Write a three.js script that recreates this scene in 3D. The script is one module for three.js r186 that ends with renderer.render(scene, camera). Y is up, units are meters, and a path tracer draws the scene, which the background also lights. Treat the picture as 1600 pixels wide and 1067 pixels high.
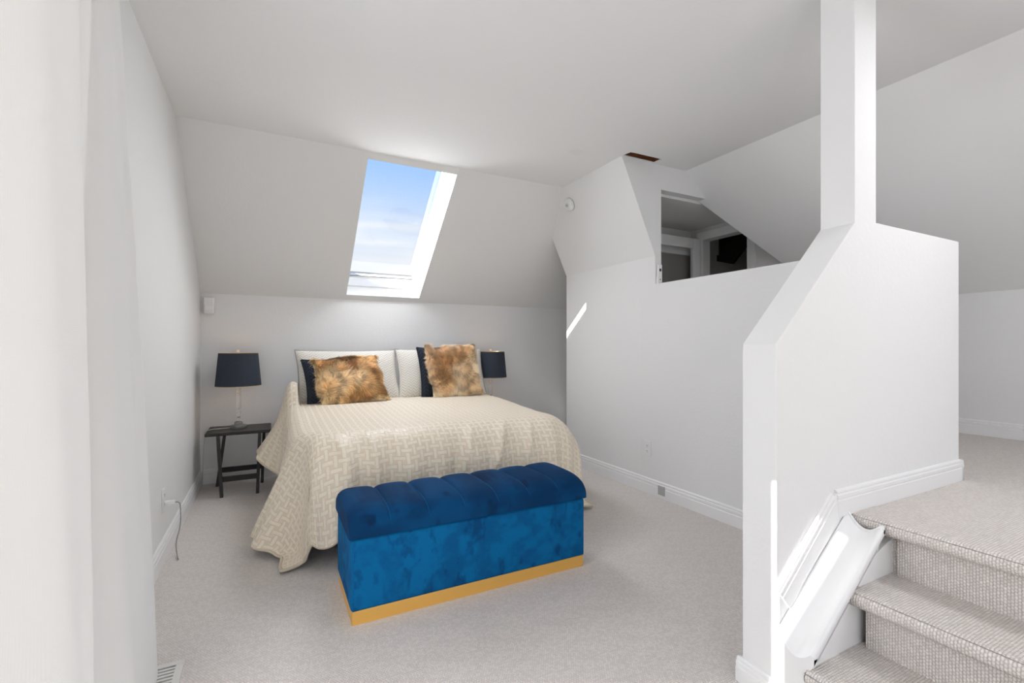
import * as THREE from 'three';
import { mergeGeometries, mergeVertices, toCreasedNormals } from 'three/addons/utils/BufferGeometryUtils.js';
import { RoundedBoxGeometry } from 'three/addons/geometries/RoundedBoxGeometry.js';
import { RectAreaLightUniformsLib } from 'three/addons/lights/RectAreaLightUniformsLib.js';

// ---------------------------------------------------------------- camera, sky, sun, exposure
const scene = new THREE.Scene();
const FOCAL = 732, YAW = 27.4 * Math.PI / 180;
const camera = new THREE.PerspectiveCamera(2 * Math.atan(1067 / 2 / FOCAL) * 180 / Math.PI, 1600 / 1067, 0.05, 200);
camera.position.set(0, 1.2, 0);
camera.rotation.set(0, -YAW, 0);
camera.setViewOffset(1600, 1067, 0, -7.5, 1600, 1067);
camera.updateProjectionMatrix();

const renderer = new THREE.WebGLRenderer({ antialias: true });
renderer.toneMapping = THREE.LinearToneMapping;
renderer.toneMappingExposure = 1.05;
renderer.shadowMap.enabled = true;
RectAreaLightUniformsLib.init();

const SUN_DIR = new THREE.Vector3(-1, 0.68, -0.02).normalize();     // towards the sun
const sun = new THREE.DirectionalLight(0xfffcf8, 16);
sun.position.copy(SUN_DIR).multiplyScalar(14).add(new THREE.Vector3(1.8, 0.8, -1));
sun.target.position.set(1.8, 0.8, -1);
sun.castShadow = true;
Object.assign(sun.shadow.camera, { left: -7, right: 7, top: 6, bottom: -6, near: 1, far: 30 });
sun.shadow.mapSize.set(4096, 4096);
sun.shadow.bias = -0.0005;
scene.add(sun, sun.target);
// daylight of the windows, each light as large as its window and just inside it
function windowLight(w, h, at, to, k) { const l = new THREE.RectAreaLight(0xf7f9ff, k, w, h); l.position.set(...at); l.lookAt(...to); scene.add(l); return l; }
windowLight(0.52, 0.90, [1.0325, 2.36, -4.25], [1.0325, 2.36 - 0.735, -4.25 + 0.678], 13.5);    // skylight
windowLight(0.64, 2.2, [-0.30, 1.17, -1.36], [3, 1.17, -1.36], 2.3);    // curtained window
windowLight(1.8, 2.3, [-0.50, 1.29, 2.3], [3, 1.29, 2.3], 2.0);    // left window behind the camera
windowLight(3.2, 1.7, [1.8, 1.35, 3.36], [1.8, 1.35, 0], 0.3);    // wide window behind the camera
windowLight(0.34, 0.34, [2.5, 2.585, -0.25], [2.5, 0, -0.2501], 29);    // flush ceiling lamp over the stairs

// ---------------------------------------------------------------- noise and textures
function rng(seed) { let a = seed >>> 0; return () => { a = (a + 0x6d2b79f5) | 0; let t = Math.imul(a ^ (a >>> 15), 1 | a); t = (t + Math.imul(t ^ (t >>> 7), 61 | t)) ^ t; return ((t ^ (t >>> 14)) >>> 0) / 4294967296; }; }
const hash = (x, y, s = 0) => { let h = Math.imul(x | 0, 374761393) ^ Math.imul(y | 0, 668265263) ^ Math.imul(s | 0, 1274126177); h = Math.imul(h ^ (h >>> 13), 1274126177); return ((h ^ (h >>> 16)) >>> 0) / 4294967296; };
const mod = (a, n) => ((a % n) + n) % n, lerp = (a, b, t) => a + (b - a) * t, clamp = (x, a = 0, b = 1) => Math.min(b, Math.max(a, x));
const smooth = (a, b, x) => { const t = clamp((x - a) / (b - a)); return t * t * (3 - 2 * t); };
function vnoise(x, y, period = 1 << 20, s = 0) {
  const xi = Math.floor(x), yi = Math.floor(y), fx = x - xi, fy = y - yi, u = fx * fx * (3 - 2 * fx), v = fy * fy * (3 - 2 * fy);
  const h = (i, j) => hash(mod(xi + i, period), mod(yi + j, period), s);
  return lerp(lerp(h(0, 0), h(1, 0), u), lerp(h(0, 1), h(1, 1), u), v);
}
function fbm(x, y, oct = 4, period = 1 << 20, s = 0) { let a = 0.5, r = 0, n = 0; for (let o = 0; o < oct; o++) { r += a * vnoise(x, y, period, s + o); n += a; a *= 0.5; x *= 2; y *= 2; period *= 2; } return r / n; }
function tex(w, h, fn, srgb, rx = 1, ry = rx) {
  const d = new Uint8Array(w * h * 4);
  for (let y = 0; y < h; y++) for (let x = 0; x < w; x++) {
    const c = fn(x / w, y / h), o = (y * w + x) * 4, a = Array.isArray(c) ? c : [c, c, c];
    for (let k = 0; k < 3; k++) d[o + k] = clamp(a[k]) * 255;
    d[o + 3] = 255;
  }
  const t = new THREE.DataTexture(d, w, h);
  t.wrapS = t.wrapT = THREE.RepeatWrapping; t.magFilter = THREE.LinearFilter; t.minFilter = THREE.LinearMipmapLinearFilter; t.generateMipmaps = true;
  if (srgb) t.colorSpace = THREE.SRGBColorSpace;
  t.repeat.set(1 / rx, 1 / ry); t.needsUpdate = true;
  return t;
}
const mixc = (a, b, t) => a.map((x, i) => lerp(x, b[i], t));
const rgb = (r, g, b) => [r / 255, g / 255, b / 255];

// sky: white haze low down, blue higher, thin streaks of cloud
{
  const w = 1024, h = 512, d = new Float32Array(w * h * 4);
  for (let y = 0; y < h; y++) for (let x = 0; x < w; x++) {
    const el = ((y + 0.5) / h - 0.5) * 180, az = (x / w) * 360;
    let c;
    if (el >= 0) {
      c = mixc([0.95, 0.98, 1.0], [0.30, 0.56, 1.0], smooth(6, 23, el));
      c = mixc(c, [0.16, 0.34, 0.78], smooth(22, 80, el));
      const u = az / 12, v = el / 1.6;
      let cl = smooth(0.48, 0.75, fbm(u, v * 1.6, 4, 30, 5)) * smooth(8, 11, el) * (1 - smooth(12, 16, el)) * 0.8 + smooth(0.52, 0.8, fbm(u * 0.5, v * 0.5, 4, 15, 9)) * 0.22;
      c = mixc(c, [1.0, 1.0, 1.0], clamp(cl));
    } else c = mixc([0.7, 0.74, 0.78], [0.36, 0.36, 0.35], smooth(0, 25, -el));
    const o = (y * w + x) * 4;
    d[o] = c[0]; d[o + 1] = c[1]; d[o + 2] = c[2]; d[o + 3] = 1;
  }
  const t = new THREE.DataTexture(d, w, h, THREE.RGBAFormat, THREE.FloatType);
  t.mapping = THREE.EquirectangularReflectionMapping; t.magFilter = t.minFilter = THREE.LinearFilter; t.wrapS = THREE.RepeatWrapping; t.needsUpdate = true;
  scene.background = t;
}

// ---------------------------------------------------------------- helpers
const std = (o) => new THREE.MeshStandardMaterial({ roughness: 0.8, metalness: 0, side: THREE.DoubleSide, ...o });
const phy = (o) => new THREE.MeshPhysicalMaterial({ roughness: 0.8, metalness: 0, side: THREE.DoubleSide, ...o });
const used = new Map();
function numbered(name) { const n = used.get(name) ?? 0; used.set(name, n + 1); return n ? `${name}_${String(n).padStart(3, '0')}` : name; }
function mesh(name, geo, mat, parent) {
  const m = new THREE.Mesh(Array.isArray(geo) ? merge(geo) : geo, mat);
  m.name = parent ? name : numbered(name); m.castShadow = m.receiveShadow = true;
  (parent ?? scene).add(m);
  return m;
}
function group(name, pos = [0, 0, 0], ry = 0) { const g = new THREE.Group(); g.name = numbered(name); g.position.set(...pos); g.rotation.y = ry; scene.add(g); return g; }
function tag(o, label, category, grp) { o.userData.label = label; o.userData.category = category; if (grp) o.userData.group = grp; return o; }
function struct(o) { o.userData.kind = 'structure'; return o; }
const S = (name, geo, mat) => struct(mesh(name, geo, mat));
function copyOf(o, pos, ry = 0, label) { const c = o.clone(); c.name = numbered(o.name.replace(/_\d{3}$/, '')); c.position.set(...pos); c.rotation.y = ry; c.userData = { ...o.userData, label }; scene.add(c); return c; }
function merge(list) {
  const gs = list.map((g) => { let q = g.index ? g.toNonIndexed() : g.clone(); if (!q.attributes.normal) q.computeVertexNormals(); if (!q.attributes.uv) planarUV(q); for (const k of Object.keys(q.attributes)) if (!['position', 'normal', 'uv'].includes(k)) q.deleteAttribute(k); return q; });
  return mergeGeometries(gs);
}
function planarUV(g) {
  const p = g.attributes.position, n = g.attributes.normal, uv = new Float32Array(p.count * 2);
  for (let i = 0; i < p.count; i++) {
    const ax = Math.abs(n.getX(i)), ay = Math.abs(n.getY(i)), az = Math.abs(n.getZ(i)), x = p.getX(i), y = p.getY(i), z = p.getZ(i);
    if (ay >= ax && ay >= az) { uv[2 * i] = x; uv[2 * i + 1] = z; } else if (ax >= az) { uv[2 * i] = y; uv[2 * i + 1] = z; } else { uv[2 * i] = x; uv[2 * i + 1] = y; }
  }
  g.setAttribute('uv', new THREE.BufferAttribute(uv, 2));
  return g;
}
function box(x0, x1, y0, y1, z0, z1) { const g = new THREE.BoxGeometry(x1 - x0, y1 - y0, z1 - z0); g.translate((x0 + x1) / 2, (y0 + y1) / 2, (z0 + z1) / 2); return planarUV(g); }
function rbox(x0, x1, y0, y1, z0, z1, r = 0.005, seg = 2) { const g = new RoundedBoxGeometry(x1 - x0, y1 - y0, z1 - z0, seg, r); g.translate((x0 + x1) / 2, (y0 + y1) / 2, (z0 + z1) / 2); return planarUV(g.index ? g.toNonIndexed() : g); }
function shapeOf(pts, holes = []) { const s = new THREE.Shape(pts.map((p) => new THREE.Vector2(...p))); for (const h of holes) s.holes.push(new THREE.Path(h.map((p) => new THREE.Vector2(...p)))); return s; }
function ext(pts, holes, depth, bevel = 0) { return new THREE.ExtrudeGeometry(shapeOf(pts, holes), { depth: depth - 2 * bevel, bevelEnabled: bevel > 0, bevelSize: bevel, bevelThickness: bevel, bevelOffset: -bevel, bevelSegments: 2, curveSegments: 12 }).translate(0, 0, bevel); }
function polyZ(pts, z0, z1, holes = [], bevel = 0) { const g = ext(pts, holes, z1 - z0, bevel); g.translate(0, 0, z0); return planarUV(g); }               // pts (x, y)
const AX = new THREE.Matrix4().set(0, 0, 1, 0, 0, 1, 0, 0, -1, 0, 0, 0, 0, 0, 0, 1), AY = new THREE.Matrix4().set(1, 0, 0, 0, 0, 0, 1, 0, 0, -1, 0, 0, 0, 0, 0, 1);
function polyX(pts, x0, x1, holes = [], bevel = 0) { const f = (l) => l.map(([z, y]) => [-z, y]); const g = ext(f(pts), holes.map(f), x1 - x0, bevel); g.applyMatrix4(AX); g.translate(x0, 0, 0); return planarUV(g); }   // pts (z, y)
function polyY(pts, y0, y1, holes = [], bevel = 0) { const f = (l) => l.map(([x, z]) => [x, -z]); const g = ext(f(pts), holes.map(f), y1 - y0, bevel); g.applyMatrix4(AY); g.translate(0, y0, 0); return planarUV(g); }   // pts (x, z)
const V3 = (a) => new THREE.Vector3(...a);
function slab(pts, off, holes = []) {                                // a planar polygon in space, thickened by the vector off
  const P = pts.map(V3), n = new THREE.Vector3();
  for (let i = 0; i < P.length; i++) { const a = P[i], b = P[(i + 1) % P.length]; n.x += (a.y - b.y) * (a.z + b.z); n.y += (a.z - b.z) * (a.x + b.x); n.z += (a.x - b.x) * (a.y + b.y); }
  n.normalize();
  const e1 = P[1].clone().sub(P[0]).normalize(), e2 = n.clone().cross(e1), O = P[0];
  const to2 = (q) => new THREE.Vector2(q.clone().sub(O).dot(e1), q.clone().sub(O).dot(e2));
  const H = holes.map((h) => h.map(V3)), tris = THREE.ShapeUtils.triangulateShape(P.map(to2), H.map((h) => h.map(to2))), all = [...P, ...H.flat()], o = V3(off), pos = [];
  const tri = (...v) => v.forEach((q) => pos.push(q.x, q.y, q.z));
  for (const [a, b, c] of tris) { tri(all[a], all[b], all[c]); tri(all[a].clone().add(o), all[c].clone().add(o), all[b].clone().add(o)); }
  for (const loop of [P, ...H]) for (let i = 0; i < loop.length; i++) { const a = loop[i], b = loop[(i + 1) % loop.length], a2 = a.clone().add(o), b2 = b.clone().add(o); tri(a, a2, b2); tri(a, b2, b); }
  const g = new THREE.BufferGeometry(); g.setAttribute('position', new THREE.Float32BufferAttribute(pos, 3)); g.computeVertexNormals();
  return planarUV(g);
}
function hexa(c) {                                                  // eight corners: bottom loop of four, top loop of four
  const q = [[0, 1, 2, 3], [7, 6, 5, 4], [0, 4, 5, 1], [1, 5, 6, 2], [2, 6, 7, 3], [3, 7, 4, 0]], pos = [];
  for (const [a, b, d, e] of q) for (const i of [a, b, d, a, d, e]) pos.push(...c[i]);
  const g = new THREE.BufferGeometry(); g.setAttribute('position', new THREE.Float32BufferAttribute(pos, 3)); g.computeVertexNormals();
  return planarUV(g);
}
function gridGeo(nu, nv, f, closeU = false) {                        // f(i / nu, j / nv) gives [x, y, z, u, v]
  const pos = [], uv = [], idx = [];
  for (let j = 0; j <= nv; j++) for (let i = 0; i <= nu; i++) { const p = f(i / nu, j / nv); pos.push(p[0], p[1], p[2]); uv.push(p[3] ?? i / nu, p[4] ?? j / nv); }
  for (let j = 0; j < nv; j++) for (let i = 0; i < nu; i++) { const a = j * (nu + 1) + i, b = a + 1, c = a + nu + 1, d = c + 1; idx.push(a, b, d, a, d, c); }
  const g = new THREE.BufferGeometry(); g.setAttribute('position', new THREE.Float32BufferAttribute(pos, 3)); g.setAttribute('uv', new THREE.Float32BufferAttribute(uv, 2)); g.setIndex(idx); g.computeVertexNormals();
  return g;
}
function bar(a, b, w, d) {                                          // a rectangular bar between two points, w across x, d across z
  const A = V3(a), B = V3(b), c = (p) => [[p.x - w / 2, p.y, p.z - d / 2], [p.x + w / 2, p.y, p.z - d / 2], [p.x + w / 2, p.y, p.z + d / 2], [p.x - w / 2, p.y, p.z + d / 2]];
  return hexa([...c(A), ...c(B)]);
}
const tube = (pts, r, seg = 40, rad = 8) => new THREE.TubeGeometry(new THREE.CatmullRomCurve3(pts.map(V3)), seg, r, rad);
const lathe = (pts, seg = 40) => new THREE.LatheGeometry(pts.map((p) => new THREE.Vector2(...p)), seg);

// ---------------------------------------------------------------- materials
const wallBump = tex(256, 256, (x, y) => fbm(x * 24, y * 24, 3, 24, 3), false, 0.35);
const paint = std({ color: new THREE.Color().setRGB(0.855, 0.855, 0.85), roughness: 0.75, bumpMap: wallBump, bumpScale: 0.0006, name: 'wall paint' });
const ceilPaint = std({ color: new THREE.Color().setRGB(0.89, 0.89, 0.885), roughness: 0.9, bumpMap: wallBump, bumpScale: 0.0005, name: 'ceiling paint' });
const trimPaint = std({ color: new THREE.Color().setRGB(0.90, 0.90, 0.895), roughness: 0.38, name: 'trim paint' });
const fillPaint = std({ color: new THREE.Color().setRGB(0.87, 0.865, 0.85), roughness: 0.85, name: 'filler' });
const plastic = std({ color: new THREE.Color().setRGB(0.87, 0.87, 0.86), roughness: 0.4, name: 'white plastic' });
const dark = std({ color: 0x141312, roughness: 0.5, name: 'dark' });

// loop pile carpet: staggered loops in rows
const LOOPS = 32;
function loopHeight(x, y) {
  const r = Math.floor(y * LOOPS), fy = mod(y * LOOPS, 1) - 0.5, ox = (r % 2) * 0.5 + (hash(mod(r, LOOPS), 7, 2) - 0.5) * 0.2, gx = x * LOOPS * 0.75 + ox, c = mod(Math.floor(gx), LOOPS * 0.75), fx = gx - Math.floor(gx) - 0.5;
  const k = hash(c, mod(r, LOOPS), 11), a = 1 - (fx * fx * 3.4 + fy * fy * 3.6) + (k - 0.5) * 0.35;
  return [clamp(a), k];
}
const carpetBump = tex(512, 512, (x, y) => Math.sqrt(loopHeight(x, y)[0]) * 0.85 + 0.15 * vnoise(x * 200, y * 200, 200, 4), false, 0.25);
const carpetMap = tex(512, 512, (x, y) => { const [h, k] = loopHeight(x, y); return mixc(rgb(222, 213, 206), rgb(245, 239, 233), clamp(Math.pow(h, 0.6) * 0.85 + (k - 0.5) * 0.3)); }, true, 0.25);
const carpet = std({ map: carpetMap, bumpMap: carpetBump, bumpScale: 0.0032, roughness: 1, name: 'loop carpet' });

// ---------------------------------------------------------------- the shell
const XL = -0.53, XR = 2.76, ZB = -4.86, YC = 2.67, YK = 1.662, ZC = -3.637, ZN = 3.4, LAND = 0.575;
const SL = Math.atan2(YC - YK, ZC - ZB), SU = [0, Math.sin(SL), Math.cos(SL)], SN = [0, Math.cos(SL), -Math.sin(SL)];   // up the slope, outward
const onSlope = (x, v, n = 0) => [x, YK + SU[1] * v + SN[1] * n, ZB + SU[2] * v + SN[2] * n];
const SLEN = Math.hypot(YC - YK, ZC - ZB);
const scaleV = (v, k) => v.map((x) => x * k);

S('floor', [box(XL - 0.2, 3.3, -0.15, 0, ZB - 0.2, ZN + 0.2)], carpet);
// upper floor and stairs, one carpeted piece of structure each
S('floor', [box(2.0, 4.5, 0, LAND, -0.98, ZN), box(2.86, 5.7, 0, LAND, -3.75, -0.98)], carpet);
const WZ0 = -0.95, WZ1 = -1.5, WY1 = 2.27;                            // garden window of the left wall
const W2 = [1.4, 3.2, 0.08, 2.5], W3 = [0.2, 3.4, 0.5, 2.2];
S('wall_left', polyX([[ZN + 0.2, -0.1], [ZN + 0.2, 2.85], [-3.5, 2.85], [ZB - 0.2, 1.7], [ZB - 0.2, -0.1]], XL - 0.16, XL, [[[WZ0, 0.05], [WZ0, WY1], [WZ1, WY1], [WZ1, 0.05]], [[W2[0], W2[2]], [W2[1], W2[2]], [W2[1], W2[3]], [W2[0], W2[3]]]]), paint);
S('wall_back', box(XL - 0.16, 3.3, -0.1, YK + 0.02, ZB - 0.16, ZB), paint);
S('wall_front', polyZ([[XL - 0.16, -0.1], [5.7, -0.1], [5.7, 2.9], [XL - 0.16, 2.9]], ZN, ZN + 0.16, [[[W3[0], W3[2]], [W3[0], W3[3]], [W3[1], W3[3]], [W3[1], W3[2]]]]), paint);
// sloped ceiling over the bed with the skylight opening
const SKX0 = 0.665, SKX1 = 1.40, SKV0 = 0.06, SKV1 = 1.53;
const slopeHole = [onSlope(SKX0, SKV0), onSlope(SKX1, SKV0), onSlope(SKX1, SKV1 + 0.19), onSlope(SKX0, SKV1 + 0.19)];
S('ceiling_slope_back', slab([onSlope(XL - 0.16, -0.05), onSlope(3.3, -0.05), onSlope(3.3, SLEN + 0.35), onSlope(XL - 0.16, SLEN + 0.35)], scaleV(SN, 0.24), [slopeHole]), paint);
// flat ceiling with the rough hole
const HOLE = [[2.418, -2.812], [2.432, -2.738], [2.47, -2.734], [2.60, -2.731], [2.742, -2.728], [2.736, -2.79], [2.738, -2.808], [2.55, -2.814]];
const ceiling = S('ceiling', polyY([[XL - 0.16, ZC - 0.001], [3.1, ZC - 0.001], [3.1, ZN + 0.16], [XL - 0.16, ZN + 0.16]], YC, YC + 0.18, [HOLE]), ceilPaint);
const holeWood = std({ map: tex(256, 128, (x, y) => mixc(rgb(70, 38, 18), rgb(150, 92, 50), fbm(x * 6, y * 40, 4, 64, 21)), true, 0.3), roughness: 0.8, name: 'rough wood' });
mesh('wood_lath', [box(2.36, 2.80, YC + 0.05, YC + 0.07, -2.86, -2.68), box(2.40, 2.418, YC + 0.008, YC + 0.05, -2.83, -2.72), box(2.425, 2.735, YC + 0.006, YC + 0.05, -2.808, -2.80), box(2.728, 2.735, YC + 0.006, YC + 0.05, -2.80, -2.735), box(2.437, 2.73, YC + 0.012, YC + 0.05, -2.742, -2.738)], holeWood, ceiling);
{
  const l = group('ceiling_lamp', [2.5, YC, -0.25]);
  tag(l, 'round white flush ceiling lamp above the landing at the top of the stairs', 'lamp');
  mesh('base', lathe([[0.0001, 0], [0.20, 0], [0.20, -0.025], [0.0001, -0.025]], 48), trimPaint, l);
  mesh('diffuser', lathe([[0.188, -0.024], [0.18, -0.05], [0.13, -0.068], [0.0001, -0.075]], 48), std({ color: 0xffffff, emissive: 0xfff8ee, emissiveIntensity: 1.0, roughness: 0.5, name: 'lit lamp glass' }), l);
}
// right-hand slope and knee wall over the landing
const RS0 = [3.1, YC], RS1 = [4.45, 1.58], RSN = [0.628, 0.778];
S('ceiling_slope_right', slab([[3.1, YC, ZN + 0.1], [3.1, YC, -2.82], [3.34, 2.476, -2.90], [3.98, 1.959, -2.586], [4.45, 1.58, -2.36], [4.45, 1.58, ZN + 0.1]], [RSN[0] * 0.12, RSN[1] * 0.12, 0]), ceilPaint);
S('wall_right', box(4.45, 4.6, 0, 1.72, -2.5, ZN + 0.1), paint);
// bedroom side wall: low part under the opening, taller part by the bed, and the leaning boxed-out part above it
const ZE = -4.085, ZO = -2.82, YW = 1.702, YB = 1.93, HZ0 = -1.1115, HZ1 = -0.985, HX = 1.507;
S('wall_side', polyX([[HZ0 + 0.001, 0], [HZ0 + 0.001, YW], [ZO - 0.1, YW], [ZO - 0.1, YB], [ZE, YB], [ZE, 0]], XR, XR + 0.11), paint);
S('wall_side', polyZ([[XR, YB], [2.415, YC], [2.415, YC + 0.02], [XR + 0.11, YC + 0.02], [XR + 0.11, YB]], ZE, ZO - 0.1), paint);
// wall across the end of the opening, with the pass-through to the back room
S('wall_passage', polyZ([[2.415, YC + 0.05], [3.12, YC + 0.05], [3.36, 2.472], [2.826, 2.472], [2.826, YW - 0.001], [XR, YW - 0.001], [XR, YB], [2.415, YC]], ZO - 0.1, ZO), paint);
// half wall beside the stairs with its slanted shoulder and the pillar above
S('wall_stair', polyZ([[HX, 0], [HX, 1.207], [1.985, 1.672], [1.985, YC + 0.02], [2.138, YC + 0.02], [2.138, 1.69], [2.868, 1.69], [2.868, 0]], HZ0, HZ1, [], 0.003), paint);
// closing walls beyond the picture's openings
S('wall_alcove', [box(3.3, 3.42, -0.1, 2.9, ZB - 0.16, -3.7), box(2.87, 3.42, 0, 2.9, -3.78, -3.68)], paint);
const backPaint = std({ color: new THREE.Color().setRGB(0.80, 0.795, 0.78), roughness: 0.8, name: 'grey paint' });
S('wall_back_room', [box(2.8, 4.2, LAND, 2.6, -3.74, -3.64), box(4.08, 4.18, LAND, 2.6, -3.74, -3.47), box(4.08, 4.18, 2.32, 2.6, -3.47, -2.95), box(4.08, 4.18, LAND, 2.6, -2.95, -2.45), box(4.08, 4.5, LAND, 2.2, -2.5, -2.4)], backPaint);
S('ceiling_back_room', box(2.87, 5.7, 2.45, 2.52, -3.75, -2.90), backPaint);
S('roof_outer', [box(1.9, 5.86, 3.0, 3.1, ZB - 0.16, ZN + 0.16), box(5.7, 5.86, -0.1, 3.0, ZB - 0.16, ZN + 0.16), box(3.3, 5.86, -0.1, 3.0, -3.9, -3.78), box(1.9, 2.0, 2.84, 3.0, ZC - 0.6, ZN), box(1.9, 5.86, 2.5, 3.1, ZB - 0.25, ZB - 0.1)], backPaint);

// ---------------------------------------------------------------- skylight: white lining, sash, glass
{
  const w = group('window_1'); struct(w);
  const q = (x0, x1, v0, v1, n0, n1) => hexa([onSlope(x0, v0, n0), onSlope(x1, v0, n0), onSlope(x1, v1, n0), onSlope(x0, v1, n0), onSlope(x0, v0, n1), onSlope(x1, v0, n1), onSlope(x1, v1, n1), onSlope(x0, v1, n1)].map((p) => [p[0], p[1], p[2]]));
  const VT = SKV1 + 0.2, top = (n) => SKV1 + 0.15 * Math.min(1, n / 0.24);   // the head of the shaft is splayed
  const head = (i0, n0, n1) => hexa([onSlope(SKX0 + i0, top(n0) - i0, n0), onSlope(SKX1 - i0, top(n0) - i0, n0), onSlope(SKX1 - i0, VT, n0), onSlope(SKX0 + i0, VT, n0), onSlope(SKX0 + i0, top(n1) - i0, n1), onSlope(SKX1 - i0, top(n1) - i0, n1), onSlope(SKX1 - i0, VT, n1), onSlope(SKX0 + i0, VT, n1)]);
  const ring = (i0, o, n0, n1) => [q(SKX0 - o, SKX0 + i0, SKV0 - o, VT, n0, n1), q(SKX1 - i0, SKX1 + o, SKV0 - o, VT, n0, n1), q(SKX0 + i0, SKX1 - i0, SKV0 - o, SKV0 + i0, n0, n1), head(i0, n0, n1)];
  const skyPaint = std({ color: new THREE.Color().setRGB(0.88, 0.88, 0.87), roughness: 0.45, name: 'white lining' });
  mesh('lining', ring(0.006, -0.0005, 0.001, 0.12), skyPaint, w);
  mesh('window_frame', ring(0.022, 0.0, 0.12, 0.24), skyPaint, w);
  mesh('sash', ring(0.038, 0.05, 0.2405, 0.285), skyPaint, w);
  mesh('curb', ring(0.012, 0.07, 0.285, 0.34), std({ color: 0x6a6a68, roughness: 0.5 }), w);
  mesh('glazing_seal', [q(SKX0 + 0.036, SKX1 - 0.036, SKV0 + 0.036, SKV0 + 0.041, 0.243, 0.25), q(SKX1 - 0.040, SKX1 - 0.036, SKV0 + 0.04, SKV1 + 0.1, 0.243, 0.25)], std({ color: 0x4a4c4a, roughness: 0.7 }), w);
  mesh('pane', q(SKX0 + 0.02, SKX1 - 0.02, SKV0 + 0.02, SKV1 + 0.13, 0.255, 0.257), phy({ color: 0xffffff, roughness: 0, transmission: 1, thickness: 0, ior: 1.5, name: 'window glass' }), w);
}
const glassPane = phy({ color: 0xffffff, roughness: 0, transmission: 1, thickness: 0, ior: 1.5, name: 'window glass' });
// left wall windows (behind the curtain and behind the camera)
function sideWindow(name, z0, z1, y0, y1, blind) {
  const w = group(name); struct(w);
  const x0 = XL - 0.14, x1 = XL - 0.08, f = 0.05, lo = Math.min(z0, z1), hi = Math.max(z0, z1);
  mesh('window_frame', [box(x0, x1, y0, y1, lo, lo + f), box(x0, x1, y0, y1, hi - f, hi), box(x0, x1, y0, y0 + f, lo + f, hi - f), box(x0, x1, y1 - f, y1, lo + f, hi - f)], trimPaint, w);
  mesh('pane', box(XL - 0.112, XL - 0.108, y0 + f, y1 - f, lo + f, hi - f), glassPane, w);
  if (blind) mesh('blind', box(XL - 0.03, XL - 0.028, y0, y1, lo, hi), phy({ color: 0xfaf8f2, roughness: 1, transmission: 0.62, thickness: 0, name: 'sheer blind' }), w);
  return w;
}
sideWindow('window_2', WZ0, WZ1, 0.05, WY1);
sideWindow('window_3', W2[0], W2[1], W2[2], W2[3]);
{
  const w = group('window_4'); struct(w);
  const [a, b, c, d] = W3, m = (a + b) / 2;
  mesh('window_frame', [box(a, a + 0.05, c, d, ZN + 0.06, ZN + 0.12), box(b - 0.05, b, c, d, ZN + 0.06, ZN + 0.12), box(m - 0.03, m + 0.03, c, d, ZN + 0.06, ZN + 0.12), box(a, b, c, c + 0.05, ZN + 0.06, ZN + 0.12), box(a, b, d - 0.05, d, ZN + 0.06, ZN + 0.12)], trimPaint, w);
  mesh('pane', box(a, b, c, d, ZN + 0.088, ZN + 0.092), glassPane, w);
}

// ---------------------------------------------------------------- baseboards
function board(len, h, t = 0.016) {                                   // profile in (out, up), run along +z
  const pts = [[0, 0], [t, 0], [t, h * 0.60], [t * 0.80, h * 0.63], [t * 0.80, h * 0.655], [t * 0.92, h * 0.68], [t * 0.92, h * 0.80], [t * 0.62, h * 0.84], [t * 0.62, h * 0.865], [t * 0.72, h * 0.885], [t * 0.66, h * 0.95], [t * 0.3, h], [0, h]];
  return ext(pts, [], len);
}
function baseboard(name, a, b, n, h = 0.125, up = [0, 1, 0], t = 0.016) {   // from a to b with outward normal n
  let A = V3(a), B = V3(b); const N = V3(n), U = V3(up).normalize();
  let T = N.clone().cross(U).normalize();
  if (B.clone().sub(A).dot(T) < 0) [A, B] = [B, A];
  const g = board(A.distanceTo(B), h, t); g.applyMatrix4(new THREE.Matrix4().makeBasis(N, U, T).setPosition(A));
  return planarUV(g);
}
S('baseboard_left', baseboard('', [XL, 0, ZB + 0.01], [XL, 0, WZ1 - 0.03], [1, 0, 0]), trimPaint);
S('baseboard_back', baseboard('', [XL + 0.01, 0, ZB], [3.3, 0, ZB], [0, 0, 1]), trimPaint);
S('baseboard_right', baseboard('', [XR, 0, ZE + 0.0], [XR, 0, HZ0], [-1, 0, 0]), trimPaint);
S('baseboard_end', [baseboard('', [HX, 0, HZ0 - 0.016], [HX, 0, HZ1 + 0.0], [-1, 0, 0], 0.085), baseboard('', [HX + 0.001, 0, HZ0], [XR, 0, HZ0], [0, 0, -1], 0.085)], trimPaint);
S('baseboard_landing', [baseboard('', [1.845, LAND, HZ1], [2.876, LAND, HZ1], [0, 0, 1], 0.098), baseboard('', [2.86, LAND, HZ1 + 0.016], [2.86, LAND, -2.8], [1, 0, 0], 0.098)], trimPaint);
S('baseboard_knee', baseboard('', [4.45, LAND, -2.4], [4.45, LAND, ZN], [-1, 0, 0], 0.105), trimPaint);
// sloping skirting on the half wall beside the stairs
const SA = Math.atan2(0.674 - 0.377, 1.845 - 1.507), sUp = [-Math.sin(SA), Math.cos(SA), 0], sAl = [Math.cos(SA), Math.sin(SA)];
S('baseboard_stair', [baseboard('', [1.845 + 0.098 * Math.sin(SA) * 0.5, LAND + 0.098 - 0.098 * Math.cos(SA) - 0.004, HZ1], [HX + 0.098 * Math.sin(SA), 0.377 - 0.098 * Math.cos(SA), HZ1], [0, 0, 1], 0.098, sUp, 0.0145), polyZ([[HX + 0.001, 0], [HX + 0.001, 0.37], [1.84, 0.66], [1.99, 0.66], [1.99, 0]], HZ1, HZ1 + 0.010)], trimPaint);

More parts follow.
